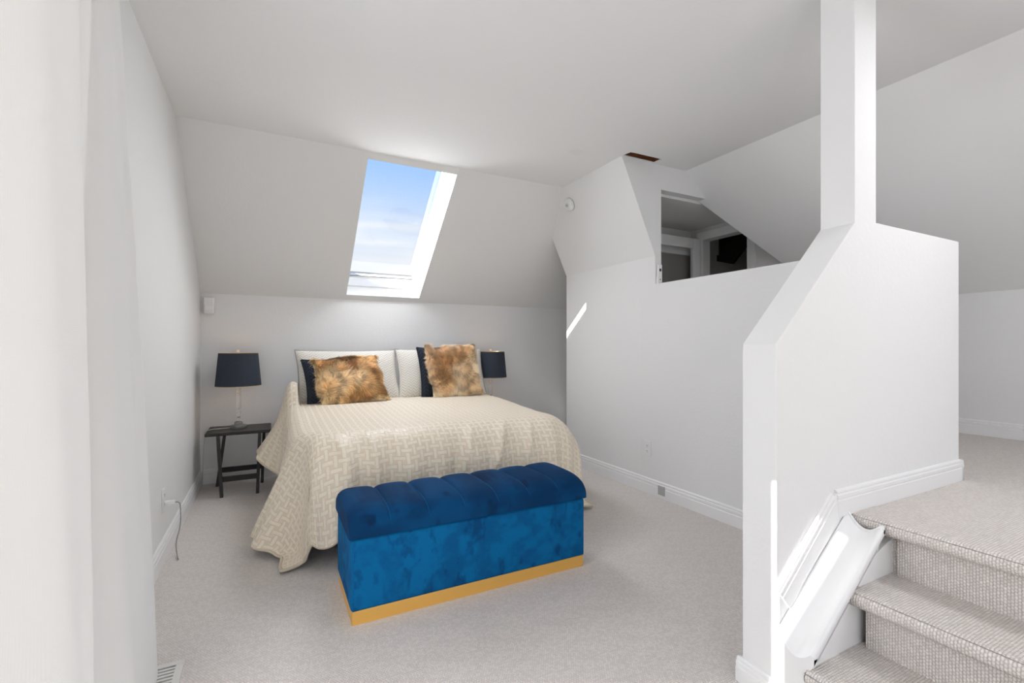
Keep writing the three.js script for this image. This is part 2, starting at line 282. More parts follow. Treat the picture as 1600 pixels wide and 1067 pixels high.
// ---------------------------------------------------------------- stairs
{
  const st = group('staircase'); struct(st);
  const SZ0 = -0.868, SZ1 = 0.45;
  const tread = (xn, y, xr, SZ0 = -0.868) => { // carpet-wrapped step: bullnose edge, top back to the next riser
    const s = new THREE.Shape(); s.moveTo(xr, y - 0.052); s.lineTo(xn + 0.03, y - 0.052); s.absarc(xn + 0.028, y - 0.026, 0.026, -Math.PI / 2, Math.PI / 2, true); s.lineTo(xr, y); s.lineTo(xr, y - 0.052);
    const g = new THREE.ExtrudeGeometry(s, { depth: SZ1 - SZ0, bevelEnabled: true, bevelSize: 0.006, bevelOffset: -0.006, bevelThickness: 0.012, bevelSegments: 3, curveSegments: 12 }); g.translate(0, 0, SZ0);
    return planarUV(toCreasedNormals(g, 0.9));
  };
  mesh('tread', tread(1.475, 0.192, 1.80), carpet, st);
  mesh('tread', tread(1.715, 0.383, 2.04), carpet, st);
  mesh('tread', tread(1.925, LAND + 0.003, 2.10, -0.968), carpet, st);
  mesh('riser', box(1.535, 1.80, 0, 0.14, SZ0 + 0.02, SZ1), carpet, st);
  mesh('riser', box(1.775, 2.0, 0.14, 0.331, SZ0 + 0.02, SZ1), carpet, st);
  mesh('riser', box(1.985, 2.1, 0.331, LAND - 0.05, SZ0 + 0.02, SZ1), carpet, st);
}
// boxed stringer between the half wall and the steps, with a coved cap
{
  const z0 = HZ1 + 0.012, z1 = -0.872, x0 = 1.50, x1 = 1.885, y0 = 0.262, y1 = 0.565, slope = (y1 - y0) / (x1 - x0);
  const st = group('trim_1'); struct(st);
  mesh('stringer_board', polyZ([[x0, 0], [x0, y0 - 0.10], [x1, y1 - 0.10], [1.935, y1 - 0.08], [2.005, y1 - 0.06], [2.005, 0]], z0, z1, [], 0.002), trimPaint, st);
  // cap: concave in section, swept along the slope
  const N = 16, prof = [];
  const za = z0, zb = z1 + 0.004;
  for (let i = 0; i <= N; i++) { const t = i / N; prof.push([lerp(za, zb, t), -0.040 * Math.pow(Math.sin(t * Math.PI), 0.9) - 0.026 * t]); }
  prof.push([zb + 0.008, -0.025], [zb + 0.013, -0.034], [zb + 0.013, -0.052], [zb + 0.006, -0.066], [zb - 0.003, -0.076]);
  const capG = gridGeo(prof.length - 1, 24, (i, j) => { const k = Math.round(i * (prof.length - 1)), x = lerp(x0 - 0.006, x1 + 0.03, j); return [x, y0 + slope * (x - x0) + prof[k][1] + 0.006, prof[k][0], x, prof[k][0]]; });
  mesh('cap_moulding', capG, trimPaint, st);
  const endPts = prof.map(([z, y]) => [z, y0 + y + 0.006 - 0.006 * slope]);
  mesh('end_panel', polyX([...endPts, [zb - 0.004, 0], [za, 0]], x0 - 0.006, x0 + 0.01), trimPaint, st);
  mesh('cap_top', polyX([...prof.map(([z, y]) => [z, y1 + y * 1.0 + 0.006 + 0.03 * slope]), [z1 - 0.004, y1 - 0.09], [z1 - 0.004, y1 - 0.15], [za, y1 - 0.15]], x1 + 0.02, x1 + 0.03), trimPaint, st);
}

// ---------------------------------------------------------------- back room behind the opening
{
  const d = group('door_1', [4.03, LAND, -3.5]); struct(d);            // white glazed leaf standing open against the far wall
  const x0 = -0.97, x1 = 0.02, h = 1.755, s = 0.105;
  mesh('stile', rbox(x0, x0 + s, 0, h, -0.02, 0.02, 0.004), trimPaint, d); mesh('stile', rbox(x1 - s, x1, 0, h, -0.02, 0.02, 0.004), trimPaint, d);
  mesh('rail', rbox(x0 + s, x1 - s, h - 0.105, h, -0.02, 0.02, 0.004), trimPaint, d); mesh('rail', rbox(x0 + s, x1 - s, 0, 0.2, -0.02, 0.02, 0.004), trimPaint, d);
  mesh('pane', box(x0 + s, x1 - s, 0.2, h - 0.105, -0.004, 0.002), phy({ color: 0xffffff, roughness: 0, transmission: 1, thickness: 0, ior: 1.5, name: 'door glass' }), d);
  mesh('jamb', [rbox(x0 + 0.20, x0 + 0.30, 0, 1.72, -0.13, -0.085, 0.004), rbox(x0 + 0.38, x0 + 0.43, 0, 1.68, -0.13, -0.07, 0.004), rbox(x0 + 0.30, x1, 1.60, 1.68, -0.13, -0.09, 0.004)], trimPaint, d);
  mesh('inner_panel', box(x0 + 0.43, x1, 0, 1.60, -0.135, -0.12), std({ color: 0x9a9893, roughness: 0.7 }), d);
  const f = group('door_2', [4.08, LAND, -3.21]); struct(f);           // doorway casing on the wall beside it
  mesh('casing', rbox(-0.02, 0.0, 0, 1.80, -0.32, -0.255, 0.003), trimPaint, f); mesh('casing', rbox(-0.02, 0.0, 0, 1.80, 0.262, 0.345, 0.003), trimPaint, f);
  mesh('casing', rbox(-0.025, 0.0, 1.745, 1.83, -0.33, 0.345, 0.003), trimPaint, f);
}
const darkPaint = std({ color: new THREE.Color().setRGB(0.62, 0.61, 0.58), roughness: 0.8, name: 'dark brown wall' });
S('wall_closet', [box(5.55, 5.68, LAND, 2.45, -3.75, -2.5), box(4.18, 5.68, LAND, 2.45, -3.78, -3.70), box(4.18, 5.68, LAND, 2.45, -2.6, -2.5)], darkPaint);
{
  const p = group('wall_mirror', [4.62, 2.12, -3.51], -Math.PI / 2);
  tag(p, 'black-framed dark panel seen through the far doorway', 'mirror');
  mesh('frame', polyZ([[0, 0], [-0.6, 0.185], [-0.6, 0.245], [0, 0.075]], 0, 0.05), dark, p); mesh('frame', polyZ([[0, 0], [0.36, 0.36], [0.30, 0.36], [0, 0.075]], 0, 0.05), dark, p);
  mesh('panel', polyZ([[0, 0.07], [0.26, 0.33], [-0.55, 0.33], [-0.55, 0.22]], 0.005, 0.015), std({ color: 0x1c1813, roughness: 0.3 }), p);
}

// ---------------------------------------------------------------- patches left by repairs on the side wall
{
  const wall = scene.getObjectByName('wall_side');
  const patch = (pts, d = 0.0012) => polyX(pts, XR - d, XR + 0.001);
  mesh('filler_patch', patch([[-3.06, 1.60], [-3.02, 1.615], [-3.0, 1.56], [-2.985, 1.50], [-3.0, 1.46], [-3.03, 1.455], [-3.055, 1.50], [-3.045, 1.55]]), fillPaint, wall);
  mesh('wall_seam', patch([[-3.005, 0.13], [-3.005, 1.46], [-2.999, 1.46], [-2.999, 0.13]], 0.0008), fillPaint, wall);
  const w2 = scene.getObjectByName('wall_passage');
  const fp = polyZ([[2.46, 2.63], [2.52, 2.64], [2.50, 2.60], [2.54, 2.545], [2.60, 2.53], [2.66, 2.545], [2.69, 2.59], [2.69, 2.655], [2.46, 2.655]], ZO, ZO + 0.0012);
  mesh('filler_patch', fp, fillPaint, w2);
  mesh('filler_patch', polyY([[2.0, -2.95], [2.1, -2.99], [2.12, -2.9], [2.03, -2.87]], YC - 0.001, YC + 0.001), fillPaint, ceiling);
}

// ---------------------------------------------------------------- sheer curtain on the left
{
  const weave = tex(256, 256, (x, y) => 0.5 + 0.25 * Math.sin(x * Math.PI * 2 * 64) + 0.25 * Math.sin(y * Math.PI * 2 * 64) * (0.6 + 0.8 * fbm(x * 8, y * 64, 2, 64, 8)), false, 0.12);
  const sheer = phy({ color: new THREE.Color().setRGB(0.93, 0.925, 0.91), roughness: 1, transmission: 0.04, thickness: 0, bumpMap: weave, bumpScale: 0.0004, name: 'sheer curtain fabric' });
  const c = group('curtain', [-0.37, 0, -1.5]);
  tag(c, 'white sheer floor-length curtain hanging in soft folds at the left wall', 'curtain');
  const K = [[-.415, -1.035, -1.03], [-.355, -1.08, -1.09], [-.335, -1.16, -1.19], [-.333, -1.24, -1.29], [-.352, -1.31, -1.375], [-.386, -1.37, -1.45], [-.388, -1.40, -1.50], [-.360, -1.43, -1.58], [-.345, -1.46, -1.70], [-.35, -1.50, -1.84], [-.355, -1.53, -1.98], [-.352, -1.565, -2.09], [-.375, -1.575, -2.11]];
  const top = new THREE.CatmullRomCurve3(K.map((k) => new THREE.Vector3(k[0] * 0.5 - 0.5 * 0.385, 0, k[1]))), bot = new THREE.CatmullRomCurve3(K.map((k) => new THREE.Vector3(k[0], 0, k[2])));
  const H0 = 0.012, H1 = 2.44, n = 150;
  const T = top.getPoints(n).map((p) => p), B = bot.getPoints(n);
  const panel = gridGeo(n, 60, (i, j) => {
    const k = Math.round(i * n), y = lerp(H0, H1, j), f = j, t = T[k], b = B[k];
    const w = 0.006 * Math.sin(i * 40 + y * 2.2) * (1 - f) + 0.004 * (fbm(i * 9, y * 3, 3, 64, 31) - 0.5);
    return [lerp(b.x, t.x, f * 0.75) + w + 0.37, y, lerp(b.z, t.z, f) + 1.5, i * 1.5, y];
  });
  mesh('panel', panel, sheer, c);
  const rod = group('curtain_rod', [-0.40, 2.47, -1.45]);
  tag(rod, 'white rod carrying the sheer curtain above the left window', 'curtain rod');
  mesh('pole', new THREE.CylinderGeometry(0.012, 0.012, 1.3, 20).rotateX(Math.PI / 2), trimPaint, rod);
  for (const z of [-0.55, 0.55]) mesh('bracket', box(-0.13, 0, -0.012, 0.012, z - 0.01, z + 0.01), trimPaint, rod);
}

// ---------------------------------------------------------------- fabrics for the bed
const KEY = 6;                                                         // cells per tile; bars alternate direction like a basket weave fret
function keyPattern(x, y) {                                            // 1 on a raised bar, 0 between
  const X = x * KEY, Y = y * KEY;
  let v = 0;
  for (let dj = -1; dj <= 1; dj++) for (let di = -1; di <= 1; di++) {
    const ci = Math.floor(X) + di, cj = Math.floor(Y) + dj, hor = (ci + cj) % 2 === 0;
    let u = X - ci - 0.5, w = Y - cj - 0.5;
    if (!hor) [u, w] = [w, u];
    const rod = smooth(0.235, 0.175, Math.abs(w)) * smooth(0.72, 0.66, Math.abs(u));
    v = Math.max(v, rod);
  }
  return v;
}
const keyTex = (lo, hi, seed) => tex(512, 512, (x, y) => { const v = keyPattern(x, y), n = (vnoise(x * 256, y * 64, 256, seed) - 0.5) * 0.06; return mixc(lo, hi, v).map((c) => c + n); }, true, 0.27);
const keyBump = tex(512, 512, (x, y) => keyPattern(x, y) * 0.8 + 0.2 * vnoise(x * 200, y * 200, 200, 3), false, 0.27);
const keyRough = tex(512, 512, (x, y) => [0, lerp(0.40, 0.62, keyPattern(x, y)), 0], false, 0.27);
const quiltFabric = phy({ map: keyTex(rgb(237, 221, 197), rgb(250, 240, 220), 41), bumpMap: keyBump, bumpScale: 0.0022, roughness: 1, roughnessMap: keyRough, sheen: 0.25, sheenColor: 0xfff4e2, sheenRoughness: 0.5, name: 'beige jacquard' });
const lining = std({ color: 0xdcd9d2, roughness: 0.8, name: 'pale lining' });

// ---------------------------------------------------------------- bed base and mattress
const BX0 = 0.22, BX1 = 1.99, BZ0 = -4.76, BZ1 = -2.90, TOP = 0.662;
{
  const b = group('bed', [(BX0 + BX1) / 2, 0, (BZ0 + BZ1) / 2]);
  tag(b, 'dark low bed base with its mattress hidden under the beige comforter', 'bed');
  const w = (BX1 - BX0) / 2 - 0.05, d = (BZ1 - BZ0) / 2 - 0.05;
  mesh('base', rbox(-w + 0.02, w - 0.02, 0.03, 0.28, -d, d - 0.02, 0.01), dark, b);
  for (const [sx, sz] of [[-1, -1], [1, -1], [-1, 1], [1, 1]]) mesh('leg', rbox(sx * (w - 0.1) - 0.035, sx * (w - 0.1) + 0.035, 0, 0.05, sz * (d - 0.1) - 0.035, sz * (d - 0.1) + 0.035, 0.005), dark, b);
  mesh('mattress', rbox(-w, w, 0.28, 0.60, -d, d, 0.05, 4), lining, b);
}

// ---------------------------------------------------------------- comforter: a sheet of cloth over the bed, falling over three sides
const headLift = (z) => 0.045 * smooth(-3.1, -4.2, z) + 0.17 * smooth(-4.47, -4.66, z);
{
  const RC = 0.10;
  const LL = 0.68, LRt = 0.60, LF = 0.63;
  const W = BX1 - BX0 - 0.12, D = BZ1 - BZ0 - 0.15;   // the cloth starts to roll over inside the foot and right edges
  const left0 = (nx) => Math.max(0, -nx);
  const layer = (off, nu, nv) => {
    const a0 = -LL, a1 = W + LRt, b1 = D + LF;
    return gridGeo(nu, nv, (i, j) => {
      const a = lerp(a0, a1, i), b = lerp(0.33, b1, j);
      const qx = clamp(a, RC, W - RC), qz = Math.min(b, D - RC);
      let ex = a - qx, ez = b - qz;
      // rounded rectangle: distance beyond it
      let l = Math.hypot(ex, ez);
      let e = l - RC, nx = l > 1e-6 ? ex / l : 0, nz = l > 1e-6 ? ez / l : 0;
      if (ez <= 0 && Math.abs(ex) > 0) { e = Math.abs(ex) - RC; nx = Math.sign(ex); nz = 0; }
      const z0 = BZ0 + Math.min(b, D), tx = BX0 + clamp(a, 0, W);
      let top = TOP + headLift(z0) + 0.008 * (fbm(a * 3 + 7, b * 3, 3, 4096, 51) - 0.5) * 2;
      top += 0.022 * (1 - Math.pow(Math.min(1, Math.abs((tx - (BX0 + BX1) / 2) / ((BX1 - BX0) / 2))), 2.2)) * smooth(-4.4, -4.0, z0) * 0.6;
      if (e <= 0) return [BX0 + a, top + off, BZ0 + b, a, b];
      if (left0(nx) > 0.5) e *= lerp(0.71, 1, smooth(-4.2, -3.7, z0));
      if (nz > 0.3) e *= 1 + 0.12 * nz * Math.exp(-Math.pow((a - 0.02) / 0.12, 2));
      const px = BX0 + qx + nx * RC, pz = BZ0 + qz + nz * RC;
      const left = Math.max(0, -nx), right = Math.max(0, nx), foot = Math.max(0, nz), deg = Math.PI / 180;
      let pl = lerp(57, 87, smooth(-4.14, -3.96, z0)); pl = lerp(pl, 67, smooth(-3.38, -3.12, z0));
      let pr = lerp(52, 82, smooth(-4.4, -3.2, z0));
      const pf = 84 + 2 * Math.sin(a * 7) - 14 * Math.exp(-Math.pow((a - 0.06) / 0.2, 2));
      const wl = left * left, wr = right * right, wf = foot * foot, ws = wl + wr + wf || 1;
      let phi = (pl * wl + pr * wr + pf * wf) / ws;
      const corner = clamp(4 * wl * wf), cornerR = clamp(4 * wr * wf), th = Math.atan2(nz, Math.abs(nx));
      phi += corner * 3 + cornerR * -4;
      phi -= 9 * Math.max(0, Math.sin((th) * 6 + 0.4)) * (corner + 0.6 * cornerR);
      phi *= deg;
      const r = (0.10 * wl + 0.23 * wr + 0.26 * wf) / ws;
      const drop1 = r * (1 - Math.cos(phi)), out1 = r * Math.sin(phi), al = r * phi;
      let out, drop, sl = 0;
      if (e < al) { const g = e / r; out = r * Math.sin(g); drop = r * (1 - Math.cos(g)); sl = g; }
      else { out = out1 + (e - al) * Math.cos(phi); drop = drop1 + (e - al) * Math.sin(phi); sl = phi; }
      // hanging folds
      const s = left > 0.5 ? b : foot > 0.5 ? a + D : b, k = smooth(0.05, 0.4, e);
      out += k * (0.020 * Math.sin(s * 14 + 1) + 0.014 * Math.sin(s * 31 + 2 * e) + 0.03 * (fbm(s * 5, e * 2, 3, 4096, 57) - 0.5)) * (1 - 0.3 * corner) * (left > 0.8 && z0 < -4.0 ? 0.3 : 1);
      if (foot > 0.7) { // pulled creases towards the right foot corner
        for (const [c, m, wd, am] of [[0.93, 0.35, 0.028, 0.022], [1.16, 0.45, 0.03, 0.026], [1.38, 0.4, 0.025, 0.02], [0.17, -0.25, 0.035, 0.035], [0.33, -0.1, 0.03, 0.028], [0.52, 0.15, 0.04, 0.016]]) { const q = (a - c - m * (0.25 - e)) / wd; out += am * Math.exp(-q * q) * smooth(0.0, 0.15, e) * (1 - smooth(0.35, 0.5, e) * 0.5); }
      }
      const standing = left > 0.5 ? smooth(-4.12, -4.40, z0) : 0;
      let y = top - drop + 0.19 * standing * Math.exp(-Math.pow((e - 0.05) / 0.12, 2)), px2 = px + nx * out * (1 - 0.55 * corner), pz2 = pz + nz * out * (1 + 0.25 * corner);
      const ymin = 0.018 + 0.012 * (fbm(a * 8, b * 8, 2, 4096, 58));
      if (y < ymin + 0.06) { const u = (ymin + 0.06 - y), v = ymin + 0.06 * Math.exp(-u / 0.06), moved = Math.max(0, v - y); px2 += nx * moved * 0.55; pz2 += nz * moved * 0.55; y = v; }
      const o = off;
      return [px2 + nx * o * Math.sin(sl), y + o * Math.cos(sl), pz2 + nz * o * Math.sin(sl), a, b];
    });
  };
  const c = group('comforter', [0, 0, 0]);
  tag(c, 'beige comforter with a raised fret pattern draped over the bed to the carpet', 'comforter');
  const topG = layer(0.014, 300, 260), botG = layer(-0.008, 300, 260);
  mesh('cover', topG, quiltFabric, c);
  mesh('lining', botG, lining, c);
  // rolled hem joining the two along the edge
  const edge = [], n = 300, m = 260, P = (g, i, j) => new THREE.Vector3().fromBufferAttribute(g.attributes.position, j * (n + 1) + i);
  for (let j = 0; j <= m; j += 2) edge.push(P(topG, 0, j).lerp(P(botG, 0, j), 0.5));
  for (let i = 2; i <= n; i += 2) edge.push(P(topG, i, m).lerp(P(botG, i, m), 0.5));
  for (let j = m - 2; j >= 0; j -= 2) edge.push(P(topG, n, j).lerp(P(botG, n, j), 0.5));
  mesh('hem', new THREE.TubeGeometry(new THREE.CatmullRomCurve3(edge), 900, 0.009, 8), std({ color: 0xd9ccb6, roughness: 0.7 }), c);
}

// ---------------------------------------------------------------- pillows
const bedTop = (z) => TOP + headLift(z) + 0.02;
function pillowShape(w, h, t, nu = 44, nv = 44, pinch = 0.07, seed = 1) {
  const face = (s) => gridGeo(nu, nv, (i, j) => {
    const u = i * 2 - 1, v = j * 2 - 1;
    const x = w / 2 * u * (1 - pinch * (1 - v * v)), y = h / 2 * v * (1 - pinch * (1 - u * u));
    const q = Math.pow(Math.max(0, (1 - Math.pow(Math.abs(u), 2.6)) * (1 - Math.pow(Math.abs(v), 2.6))), 0.55);
    const crumple = (fbm(u * 2 + 9, v * 2 + 4, 3, 4096, seed) - 0.5) * 0.22 * q;
    return [s > 0 ? x : x, y + h / 2, s * (t / 2) * (q + crumple * 0.6), i * w, j * h];
  });
  const back = face(-1), ix = back.index; for (let i = 0; i < ix.count; i += 3) { const a = ix.getX(i); ix.setX(i, ix.getX(i + 1)); ix.setX(i + 1, a); }
  const fr = face(1); fr.computeVertexNormals(); back.computeVertexNormals();
  return merge([fr, back]);
}
function pipingOf(w, h, pinch, r) {
  const pts = [], n = 24, at = (u, v) => [w / 2 * u * (1 - pinch * (1 - v * v)), h / 2 * v * (1 - pinch * (1 - u * u)) + h / 2, 0];
  for (let k = 0; k < n; k++) pts.push(at(-1 + 2 * k / n, -1)); for (let k = 0; k < n; k++) pts.push(at(1, -1 + 2 * k / n)); for (let k = 0; k < n; k++) pts.push(at(1 - 2 * k / n, 1)); for (let k = 0; k < n; k++) pts.push(at(-1, 1 - 2 * k / n));
  return new THREE.TubeGeometry(new THREE.CatmullRomCurve3(pts.map(V3), true), 200, r, 6, true);
}
const herring = (x, y) => { const c = 10, X = x * c, Y = y * c, k = Math.abs(mod(X, 2) - 1), f = mod(Y + k, 1); return smooth(0.0, 0.25, f) * smooth(1.0, 0.75, f); };
const shamFabric = phy({ map: tex(512, 512, (x, y) => mixc(rgb(214, 208, 194), rgb(240, 236, 226), herring(x, y)), true, 0.26), bumpMap: tex(512, 512, (x, y) => herring(x, y), false, 0.26), bumpScale: 0.003, roughness: 0.7, sheen: 0.25, sheenColor: 0xffffff, name: 'cream quilted fabric' });
const navyPat = (x, y) => { const X = x * 6, Y = y * 6, k = Math.abs(mod(X, 2) - 1), a = mod(Y * 1.0 + k * 1.2, 1), z = smooth(0.1, 0.25, a) * smooth(0.9, 0.75, a); const b = mod(X, 1); return z * smooth(0.02, 0.12, b) * smooth(0.98, 0.88, b); };
const navyFabric = phy({ map: tex(512, 512, (x, y) => mixc(rgb(13, 18, 28), rgb(30, 42, 60), navyPat(x, y)), true, 0.2), bumpMap: tex(512, 512, (x, y) => navyPat(x, y), false, 0.2), bumpScale: 0.006, roughness: 0.75, sheen: 0.3, sheenColor: 0x3c5a84, name: 'navy quilted fabric' });
function cushion(name, w, h, t, mat, pos, yaw, tilt, roll, pinch, seed, pip) {
  const g = group(name, pos); g.rotation.order = 'YXZ'; g.rotation.set(-tilt, yaw, roll);
  const c = mesh('cushion_cover', pillowShape(w, h, t, 44, 44, pinch, seed), mat, g);
  if (pip) mesh('piping', pipingOf(w, h, pinch, pip), mat, g);
  return g;
}
const D2R = Math.PI / 180;
tag(cushion('pillow', 0.90, 0.50, 0.16, shamFabric, [0.66, bedTop(-4.3) - 0.02, -4.40], 0.04, 24 * D2R, 0.0, 0.05, 61, 0.006), 'large cream quilted pillow at the head of the bed behind the left navy cushion', 'pillow', 'cream pillows at the head of the bed');
tag(cushion('pillow', 0.90, 0.50, 0.16, shamFabric, [1.535, bedTop(-4.3) - 0.02, -4.40], -0.03, 22 * D2R, 0.0, 0.05, 62, 0.006), 'large cream quilted pillow at the head of the bed beside the right navy cushion', 'pillow', 'cream pillows at the head of the bed');
tag(cushion('cushion', 0.50, 0.45, 0.13, navyFabric, [0.53, bedTop(-4.2) - 0.012, -4.235], 0.06, 33 * D2R, 0.05, 0.07, 63, 0.005), 'navy textured cushion tucked behind the left, more tilted fur cushion', 'cushion', 'navy cushions on the bed');
tag(cushion('cushion', 0.50, 0.495, 0.13, navyFabric, [1.52, bedTop(-4.2) - 0.012, -4.30], 0.05, 15 * D2R, 0.02, 0.07, 64, 0.005), 'navy textured cushion tucked behind the right, upright fur cushion', 'cushion', 'navy cushions on the bed');

// fur cushions: a leather back and thousands of curved tufts
function furCushion(pos, yaw, tilt, roll, w, h, seed, dark0, mid0, pale0, label) {
  const g = group('fur_cushion', pos); g.rotation.order = 'YXZ'; g.rotation.set(-tilt, yaw, roll);
  tag(g, label, 'cushion', 'fur cushions on the bed');
  const t = 0.15, pinch = 0.06;
  mesh('cushion_cover', pillowShape(w, h, t, 40, 40, pinch, seed), std({ color: 0x8d6236, roughness: 0.95 }), g);
  const strand = (L, wd, ox, oz, bend) => { const p = [], n = 3; for (let k = 0; k < n; k++) { const a = k / n, b = (k + 1) / n, f = (q) => [ox + bend * q * q * L, q * L * (1 - 0.25 * q), oz + 0.25 * bend * q * L], wa = wd * (1 - a * 0.85), wb = wd * (1 - b * 0.95), A = f(a), B = f(b); p.push(A[0], A[1], A[2] - wa, A[0], A[1], A[2] + wa, B[0], B[1], B[2] + wb, A[0], A[1], A[2] - wa, B[0], B[1], B[2] + wb, B[0], B[1], B[2] - wb); } return p; };
  const pos0 = [], rt = rng(seed); for (let k = 0; k < 7; k++) pos0.push(...strand(0.8 + 0.4 * rt(), 0.012, (rt() - 0.5) * 0.16, (rt() - 0.5) * 0.16, 0.30 + 0.35 * rt()));
  const tg = new THREE.BufferGeometry(); tg.setAttribute('position', new THREE.Float32BufferAttribute(pos0, 3)); tg.computeVertexNormals();
  const N = 22000, im = new THREE.InstancedMesh(tg, std({ color: 0xffffff, roughness: 0.75, name: 'fur' }), N); im.name = 'fur'; im.userData.kind = 'stuff'; im.castShadow = im.receiveShadow = true;
  const r = rng(seed * 7 + 1), M = new THREE.Matrix4(), up = new THREE.Vector3(), tan = new THREE.Vector3(), bi = new THREE.Vector3(), col = new THREE.Color();
  for (let k = 0; k < N; k++) {
    const u = r() * 2.06 - 1.03, v = r() * 2.06 - 1.03, uu = clamp(u, -1, 1), vv = clamp(v, -1, 1);
    const q = Math.pow(Math.max(0, (1 - Math.pow(Math.abs(uu), 2.6)) * (1 - Math.pow(Math.abs(vv), 2.6))), 0.55);
    const x = w / 2 * uu * (1 - pinch * (1 - vv * vv)), y = h / 2 * vv * (1 - pinch * (1 - uu * uu)) + h / 2, z = t / 2 * q * 0.96 * (k % 9 === 0 ? -0.3 : 1);
    // flow: outwards and down, swirled by noise
    const sw = (fbm(u * 1.6 + 5, v * 1.6 + seed, 3, 4096, seed) - 0.5) * 5.5;
    const sx = fbm(u * 3 + 2, v * 3 + seed * 3, 2, 4096, seed + 21) - 0.5;
    let fx = uu * 0.3 + Math.cos(sw) * 0.55 + sx * 1.6, fy = vv * 0.15 - 0.35 + Math.sin(sw) * 0.8;
    const edge = smooth(0.75, 1, Math.max(Math.abs(uu), Math.abs(vv)));
    up.set(uu * (0.35 + edge), vv * (0.3 + edge) * 0.9, 1.0 - 0.5 * edge).normalize();
    tan.set(fx + (r() - 0.5) * 0.5, fy + (r() - 0.5) * 0.5, -0.1).addScaledVector(up, -tan.dot(up)).normalize();
    up.addScaledVector(tan, 0.75).normalize();
    bi.crossVectors(tan, up).normalize(); tan.crossVectors(up, bi).normalize();
    const L = lerp(0.042, 0.074, r()) * (0.75 + 0.5 * fbm(u * 3, v * 3, 2, 4096, seed + 3));
    M.makeBasis(tan.clone().multiplyScalar(L), up.clone().multiplyScalar(L), bi.clone().multiplyScalar(L * 1.1)).setPosition(x, y, z);
    im.setMatrixAt(k, M);
    const cd = fbm(u * 1.5 + 11, v * 1.5, 3, 4096, seed + 9), centre = Math.exp(-((uu * uu) * 3.2 + (vv - 0.25) * (vv - 0.25) * 5));
    let c = mixc(mid0, dark0, clamp(smooth(0.46, 0.72, cd) * 0.8 + centre * 0.55)); c = mixc(c, pale0, clamp(edge * 0.55 + smooth(0.5, 0.25, cd) * 0.6)); const br = (0.80 + 0.4 * r()) * (0.74 + 0.56 * fbm(u * 6, v * 6, 2, 4096, seed + 31));
    im.setColorAt(k, col.setRGB(c[0] * br, c[1] * br, c[2] * br, THREE.SRGBColorSpace));
  }
  g.add(im);
  return g;
}
furCushion([0.66, bedTop(-4.2) - 0.005, -4.10], 0.10, 36 * D2R, 0.10, 0.54, 0.46, 71, rgb(152, 100, 52), rgb(242, 196, 132), rgb(255, 236, 198), 'brown fur cushion leaning well back at the left of the bed');
furCushion([1.60, bedTop(-4.2) - 0.005, -4.19], 0.06, 16 * D2R, 0.08, 0.50, 0.50, 72, rgb(172, 124, 78), rgb(250, 212, 160), rgb(255, 242, 218), 'brown fur cushion standing upright at the right of the bed');

